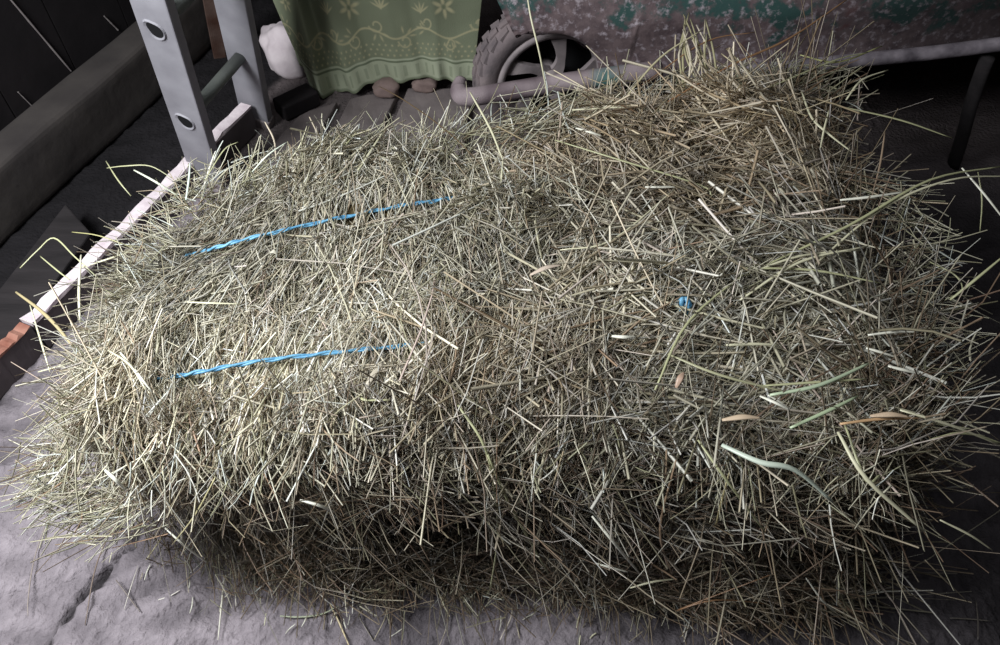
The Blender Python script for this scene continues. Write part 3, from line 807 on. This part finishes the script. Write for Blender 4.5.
build_straws('fringe_hay', *fr[:5], bale, 3, 4, fr[5])

# twine
def make_twine(pts, lift, seedv):
    bm = bmesh.new()
    n = 14; P = spline(pts, n)
    P = [p + Vector((0, 0, .0008 * math.sin(i * .9 + seedv))) for i, p in enumerate(P)]
    for ph in (0, math.pi):
        Q = []
        for i, p in enumerate(P):
            a = i * .55 + ph
            t = (P[min(i + 1, len(P) - 1)] - P[max(i - 1, 0)]).normalized(); sd = t.cross(Vector((0, 0, 1))).normalized(); upv = sd.cross(t)
            Q.append(p + (sd * math.cos(a) + upv * math.sin(a)) * .0011)
        bm_tube(bm, Q, .0015, 6)
    return bm_obj('twine', bm, M['twine'], bale, True)
def tw_pts(tw, heights): return [on_top(p, 0, .31 + h) for p, h in zip(tw, heights)]
t1 = make_twine(tw_pts(tw1, [-.03, -.004, .003, .005, .005, .003, -.006, .006, .006, -.03]), 0, 1)
t2 = make_twine(tw_pts(tw2, [-.03, -.004, .004, .005, .006, .003, .002, .002, .004, -.02]), 0, 2)
# blue knot with a short loop
kc = on_top((684, 305), 0, .330)
bm = bmesh.new()
kp = [kc + Vector((0.004 * math.cos(a * 2.1), .006 * math.sin(a * 1.6 + .4), .007 * math.sin(a * 2.6))) for a in [k * .28 for k in range(34)]]
bm_tube(bm, spline(kp, 3), .0030, 6)
o = bm_obj('twine_knot', bm, M['twine'], bale, True); o['label'] = 'blue knot of twine'

# single stalks that stand out, each its own part of the bale
def stalk(parent, pts, r, c, name='straw_stalk', flat=.6, taper=.6):
    bm = bmesh.new(); P = spline(pts, 5); n = len(P)
    bm_tube(bm, P, [r * (1 - (1 - taper) * abs(2 * i / (n - 1) - .9) ** 1.5) for i in range(n)], 6, flat=flat)
    me_o = bm_obj(name, bm, None, parent, True)
    a = me_o.data.color_attributes.new('tint', 'FLOAT_COLOR', 'POINT')
    cc = np.ones((len(me_o.data.vertices), 4), dtype=np.float32); cc[:, :3] = np.array(s2l(*c)); a.data.foreach_set('color', cc.ravel())
    me_o.data.materials.append(M['straw'])
    return me_o
PALE, GRN, BRN, WHT, DKT = (204, 200, 170), (172, 172, 134), (140, 106, 76), (224, 222, 206), (92, 76, 56)
H = .325
def frnt(px, Y): return aty(*px, Y)
ST = [  # (points as (pixel, height), radius, colour)
 ([((458, 405), .33), ((486, 450), .31), ((497, 510), .22), ((497, 545), .15), ((490, 590), .08)], .0017, GRN),
 ([((488, 455), .31), ((510, 505), .24), ((548, 573), .12)], .0017, GRN),
 ([((722, 445), .335), ((760, 462), .345), ((795, 470), .34), ((832, 501), .31)], .0032, (196, 206, 190)),
 ([((838, 432), .335), ((866, 478), .33), ((924, 531), .29)], .0023, PALE),
 ([((845, 425), .33), ((866, 480), .32), ((880, 475), .32)], .0016, GRN),
 ([((760, 268), .33), ((850, 225), .345), ((930, 180), .35), ((1004, 166), .33)], .0020, GRN),
 ([((800, 278), .33), ((880, 210), .345), ((950, 180), .35), ((1010, 176), .33)], .0017, PALE),
 ([((740, 300), .335), ((800, 262), .345), ((868, 246), .345)], .0018, PALE),
 ([((745, 275), .335), ((800, 256), .34), ((862, 250), .34)], .0017, PALE),
 ([((742, 268), .335), ((812, 270), .34), ((880, 283), .335)], .0017, GRN),
 ([((840, 200), .33), ((870, 197), .335), ((905, 192), .33)], .0022, WHT),
 ([((962, 168), .34), ((985, 195), .33), ((1006, 222), .31)], .0018, WHT),
 ([((978, 172), .33), ((982, 200), .31), ((980, 232), .28)], .0011, GRN),
 ([((950, 300), .31), ((975, 280), .33), ((1005, 255), .34)], .0018, GRN),
 ([((930, 262), .31), ((955, 275), .32), ((962, 290), .31), ((945, 300), .30)], .0011, GRN),
 ([((868, 335), .34), ((895, 332), .34), ((918, 332), .335)], .0017, WHT),
 ([((866, 348), .335), ((880, 352), .335), ((896, 357), .33)], .0018, WHT),
 ([((888, 366), .335), ((904, 370), .335), ((921, 374), .33)], .0020, WHT),
 ([((770, 395), .34), ((820, 385), .345), ((872, 362), .335)], .0023, (176, 190, 160)),
 ([((760, 386), .335), ((820, 382), .34), ((866, 379), .335)], .0016, GRN),
 ([((790, 428), .335), ((830, 410), .34), ((858, 396), .335)], .0021, (170, 184, 150)),
 ([((840, 424), .335), ((880, 419), .335), ((918, 418), .33)], .0019, (196, 160, 120)),
 ([((930, 440), .31), ((965, 433), .31), ((1004, 444), .29)], .0018, GRN),
 ([((900, 410), .325), ((950, 425), .32), ((1000, 445), .29)], .0018, PALE),
 ([((760, 396), .335), ((776, 403), .34), ((790, 410), .335)], .0018, WHT),
 ([((768, 395), .34), ((780, 402), .335), ((789, 409), .33)], .0014, WHT),
 ([((668, 354), .335), ((720, 375), .345), ((790, 393), .335)], .0017, (160, 158, 126)),
 ([((612, 336), .335), ((624, 337), .34), ((636, 337), .335)], .0024, WHT),
 ([((726, 345), .335), ((755, 344), .338), ((778, 345), .335)], .0020, PALE),
 ([((655, 390), .335), ((690, 320), .345), ((760, 262), .335)], .0015, GRN),
 ([((560, 250), .34), ((612, 240), .345), ((676, 188), .335)], .0012, PALE),
 ([((645, 187), .335), ((662, 187), .338), ((677, 187), .335)], .0020, WHT),
 ([((576, 128), .335), ((590, 132), .34), ((602, 136), .335)], .0022, WHT),
 ([((572, 110), .34), ((640, 108), .345), ((708, 125), .335)], .0016, PALE),
 ([((555, 140), .335), ((620, 160), .345), ((700, 185), .335), ((712, 196), .33)], .0014, GRN),
 ([((527, -6), .42), ((531, 18), .40), ((540, 56), .36), ((549, 105), .30)], .0013, PALE),
 ([((640, 118), .34), ((730, 66), .36), ((790, 38), .37), ((852, -4), .37)], .0020, BRN),
 ([((622, 102), .34), ((660, 58), .36), ((702, 30), .37)], .0017, (190, 182, 148)),
 ([((642, 85), .34), ((705, 42), .36), ((756, 32), .36)], .0012, BRN),
 ([((776, 76), .345), ((795, 45), .36), ((801, 27), .36)], .0014, (150, 132, 112)),
 ([((800, 55), .35), ((838, 62), .345), ((882, 46), .34)], .0018, (170, 170, 118)),
 ([((740, 100), .34), ((830, 62), .35), ((868, 52), .345)], .0014, GRN),
 ([((802, 92), .345), ((812, 118), .345), ((830, 135), .34), ((852, 152), .33)], .0018, PALE),
 ([((846, 100), .34), ((862, 80), .345), ((888, 70), .34)], .0017, PALE),
 ([((838, 106), .335), ((900, 120), .33), ((952, 138), .31)], .0016, GRN),
 ([((829, 110), .345), ((824, 130), .345), ((820, 150), .335)], .0014, PALE),
 ([((885, 132), .34), ((880, 165), .335), ((872, 196), .32)], .0013, (150, 130, 110)),
 ([((470, 92), .345), ((490, 128), .34), ((503, 160), .33)], .0016, PALE),
 ([((503, 160), .335), ((502, 172), .335), ((501, 184), .33)], .0012, PALE),
 ([((379, 86), .30), ((410, 104), .325), ((455, 138), .335), ((500, 186), .325)], .0010, DKT),
 ([((434, 288), .335), ((480, 312), .345), ((548, 348), .33)], .0017, DKT),
 ([((345, 190), .32), ((368, 155), .335), ((390, 121), .335)], .0016, PALE),
 ([((325, 162), .32), ((345, 145), .335), ((360, 128), .335)], .0014, GRN),
 ([((290, 160), .32), ((300, 145), .33), ((307, 126), .335)], .0010, PALE),
 ([((252, 172), .32), ((268, 155), .335), ((287, 142), .335)], .0014, (206, 212, 196)),
 ([((265, 122), .34), ((274, 140), .33), ((276, 160), .32)], .0012, (190, 178, 158)),
 ([((205, 180), .33), ((224, 150), .34), ((238, 142), .34)], .0010, GRN),
 ([((186, 200), .32), ((189, 178), .33), ((190, 163), .335)], .0015, (196, 208, 196)),
 ([((106, 161), .30), ((118, 180), .31), ((131, 196), .30)], .0010, GRN),
 ([((107, 168), .31), ((125, 166), .32), ((150, 166), .32), ((172, 178), .31)], .0011, GRN),
 ([((134, 170), .32), ((156, 182), .325), ((178, 196), .31)], .0016, (206, 210, 190)),
 ([((20, 268), .28), ((38, 250), .29), ((54, 238), .295), ((74, 256), .30), ((98, 278), .29)], .0011, GRN),
 ([((40, 256), .28), ((58, 271), .29), ((70, 280), .29)], .0010, GRN),
 ([((72, 232), .30), ((100, 236), .31), ((138, 250), .30)], .0009, (160, 156, 110)),
 ([((80, 268), .30), ((105, 260), .315), ((132, 251), .31)], .0013, PALE),
 ([((80, 322), .29), ((79, 290), .305), ((81, 255), .31)], .0018, (196, 192, 170)),
 ([((16, 292), .27), ((40, 310), .285), ((60, 330), .29), ((82, 360), .285)], .0021, (165, 152, 115)),
 ([((30, 305), .26), ((42, 345), .27), ((50, 372), .26)], .0011, PALE),
 ([((38, 372), .25), ((56, 367), .26), ((72, 362), .26)], .0013, PALE),
 ([((120, 352), .33), ((138, 374), .34), ((152, 392), .33)], .0014, WHT),
 ([((108, 350), .33), ((130, 365), .34), ((146, 390), .335)], .0012, PALE),
 ([((185, 302), .325), ((210, 303), .33), ((240, 304), .325)], .0013, PALE),
 ([((360, 397), .33), ((366, 400), .335), ((390, 400), .335)], .0016, GRN),
 ([((300, 500), .25), ((318, 505), .25), ((335, 512), .23)], .0018, WHT),
 ([((215, 478), .30), ((195, 515), .24), ((172, 545), .17)], .0013, (180, 172, 130)),
 ([((165, 528), .18), ((184, 545), .17), ((206, 562), .12)], .0013, WHT),
 ([((105, 470), .30), ((116, 480), .30), ((126, 490), .28)], .0019, WHT),
 ([((592, 516), .24), ((616, 545), .22), ((640, 574), .14)], .0017, WHT),
 ([((595, 563), .16), ((612, 568), .16), ((628, 572), .15)], .0014, WHT),
 ([((630, 588), .12), ((652, 582), .13), ((676, 579), .12)], .0013, PALE),
 ([((698, 440), .32), ((725, 478), .31), ((765, 532), .24)], .0015, GRN),
 ([((716, 525), .24), ((722, 500), .28), ((730, 470), .30)], .0014, (180, 168, 124)),
 ([((676, 460), .31), ((660, 530), .24), ((672, 575), .15)], .0012, (140, 118, 96)),
 ([((800, 515), .22), ((822, 530), .22), ((843, 548), .19)], .0013, PALE),
 ([((780, 605), .05), ((716, 600), .10), ((678, 610), .08), ((770, 575), .15)], .0010, BRN),
 ([((806, 578), .12), ((822, 600), .10), ((836, 612), .06)], .0013, WHT),
 ([((838, 572), .12), ((839, 590), .11), ((838, 605), .08)], .0010, PALE),
 ([((940, 520), .26), ((970, 535), .25), ((992, 550), .23)], .0014, PALE),
 ([((925, 560), .20), ((945, 580), .18), ((968, 602), .14)], .0010, (130, 120, 100)),
]
for pts, r, c in ST:
    stalk(bale, [atz(*p, z) for p, z in pts], r, c)
# broad pinkish chaff flakes
FL = [((530, 275), (562, 265), .335, (200, 176, 166)), ((722, 420), (762, 418), .34, (206, 172, 142)), ((870, 416), (910, 417), .335, (196, 160, 132)),
      ((676, 388), (684, 372), .34, (176, 130, 112)), ((362, 395), (385, 360), .335, (168, 158, 146)), ((736, 70), (742, 90), .35, (170, 180, 150)), ((270, 253), (277, 254), .335, (232, 230, 216))]
for a, b, z, c in FL:
    A_, B_ = atz(*a, z), atz(*b, z + .004); Mx = (A_ + B_) / 2 + Vector((0, 0, .004))
    stalk(bale, [A_, Mx, B_], .0034, tuple(.5 * q + .5 * w_c for q, w_c in zip(c, (176, 168, 146))), 'chaff_flake', .15, .3)
# bent seed tuft standing at the back right of the bale: pale drooping blades
for k in range(22):
    b0 = (700 + random.uniform(-18, 22), 84 + random.uniform(-5, 8)); t0 = (691 + random.uniform(-9, 16), random.uniform(8, 40))
    mid = ((b0[0] + t0[0]) / 2 + random.uniform(-9, 9), (b0[1] + t0[1]) / 2)
    if k < 14: stalk(bale, [atz(*b0, .335), atz(*mid, .355), atz(*t0, .365)], .0016, random.choice([(186, 176, 150), (164, 158, 124), (200, 190, 170)]), 'tuft_blade')

# ================================================================== LOOSE STRAW ON THE FLOOR (each its own thing)
FS = [
 ([(128, 500), (98, 560), (85, 625)], (120, 104, 92), .0010, 'long dark straw on bare concrete, leftmost one reaching almost to a crack', 0),
 ([(212, 512), (220, 560), (236, 612)], (104, 94, 88), .0010, 'long brown straw on concrete ending right beside the end of the crack', 0),
 ([(48, 516), (34, 560), (28, 600), (28, 616)], (150, 138, 130), .0008, 'thin curved straw at far left edge of the concrete floor', 0),
 ([(146, 560), (160, 540), (172, 518)], (180, 172, 136), .0011, None, 1),
 ([(225, 570), (222, 600), (218, 640)], (220, 216, 200), .0012, 'pale straw stalk at bottom edge of the floor pointing toward the camera', 0),
 ([(224, 545), (234, 570), (236, 606)], (214, 208, 194), .0011, None, 1),
 ([(138, 566), (130, 590), (124, 610)], (196, 190, 180), .0007, None, 1),
 ([(116, 580), (128, 596), (140, 612)], (120, 110, 104), .0009, None, 1),
 ([(158, 600), (170, 596), (180, 590)], (220, 214, 204), .0010, None, 1),
 ([(280, 616), (300, 617), (322, 614), (338, 606)], (170, 176, 150), .0012, 'curved green straw lying flat on concrete below the lower front edge', 0),
 ([(440, 600), (448, 620), (438, 650)], (160, 150, 136), .0008, None, 1),
 ([(390, 585), (386, 615), (374, 640)], (150, 140, 120), .0009, None, 1),
 ([(508, 598), (512, 614), (500, 640)], (190, 180, 166), .0011, None, 1),
 ([(698, 596), (690, 620), (684, 642)], (206, 200, 186), .0010, None, 1),
 ([(808, 598), (820, 620), (834, 640)], (196, 192, 170), .0010, None, 1),
 ([(895, 606), (905, 626), (914, 643)], (140, 132, 116), .0009, None, 1),
 ([(950, 618), (970, 619), (990, 621)], (110, 104, 96), .0009, None, 1),
 ([(976, 600), (978, 620), (978, 640)], (96, 90, 84), .0009, None, 1),
 ([(330, 604), (338, 620), (350, 648)], (196, 180, 140), .0012, None, 1),
]
GEN = 'loose short straw lying on the concrete in front of the bale'
def floor_straw(px, c, r, lab):
    pts = [atz(*p, .0045 + random.uniform(0, .003)) for p in px]
    m = sum(pts, Vector()) / len(pts)
    o = stalk(None, pts, r, c, 'straw', .7)
    tag(o, lab or GEN, 'straw', 'loose straws on the floor')
for px, c, r, lab, g in FS: floor_straw(px, c, r, lab)
for k in range(26):
    x = random.uniform(100, 700); y = np.interp(x, [60, 130, 200, 330, 500, 800], [520, 555, 590, 612, 618, 618]) + random.uniform(-8, 18)
    a = random.gauss(1.9, .5); l = random.uniform(7, 18)
    floor_straw([(x, y), (x + l * .5 * math.cos(a) + random.uniform(-1, 1), y + l * .5 * math.sin(a)), (x + l * math.cos(a), y + l * math.sin(a))], random.choice([PALE, WHT, (150, 140, 120), (206, 204, 190)]), random.uniform(.0006, .0010), None)

# ================================================================== LIGHT + CAMERA
def area(name, loc, target, sx_, sy_, power, color):
    l = bpy.data.lights.new(name, 'AREA'); l.shape = 'RECTANGLE'; l.size = sx_ * U; l.size_y = sy_ * U; l.energy = power * U * U; l.color = color
    o = bpy.data.objects.new(name, l); COL.objects.link(o); o.location = Vector(loc) * U
    o.rotation_euler = (Vector(target) - Vector(loc)).to_track_quat('-Z', 'Y').to_euler()
    return o
area('doorway_light', (-.84, .34, 1.05), (-.10, .58, .2),   .45, .45, 26, (.94, .97, 1.0))
area('soft_room_light', (.0, .25, 1.8), (.1, .7, .2), .8, .8, 4.2, (.95, .97, 1.0))
w = bpy.data.worlds.new('World'); SC.world = w; w.use_nodes = True
w.node_tree.nodes['Background'].inputs['Color'].default_value = (.5, .55, .65, 1); w.node_tree.nodes['Background'].inputs['Strength'].default_value = .05

cam = bpy.data.cameras.new('camera'); co_ = bpy.data.objects.new('camera', cam); COL.objects.link(co_)
cam.sensor_width = 36; cam.lens = F / 1000 * 36; cam.clip_start = .01
co_.location = (0, 0, CZ * U); co_.rotation_euler = (math.radians(90 - 52), 0, 0)
SC.camera = co_
SC.view_settings.view_transform = 'Standard'
SC.view_settings.look = 'None'
SC.view_settings.exposure = 0
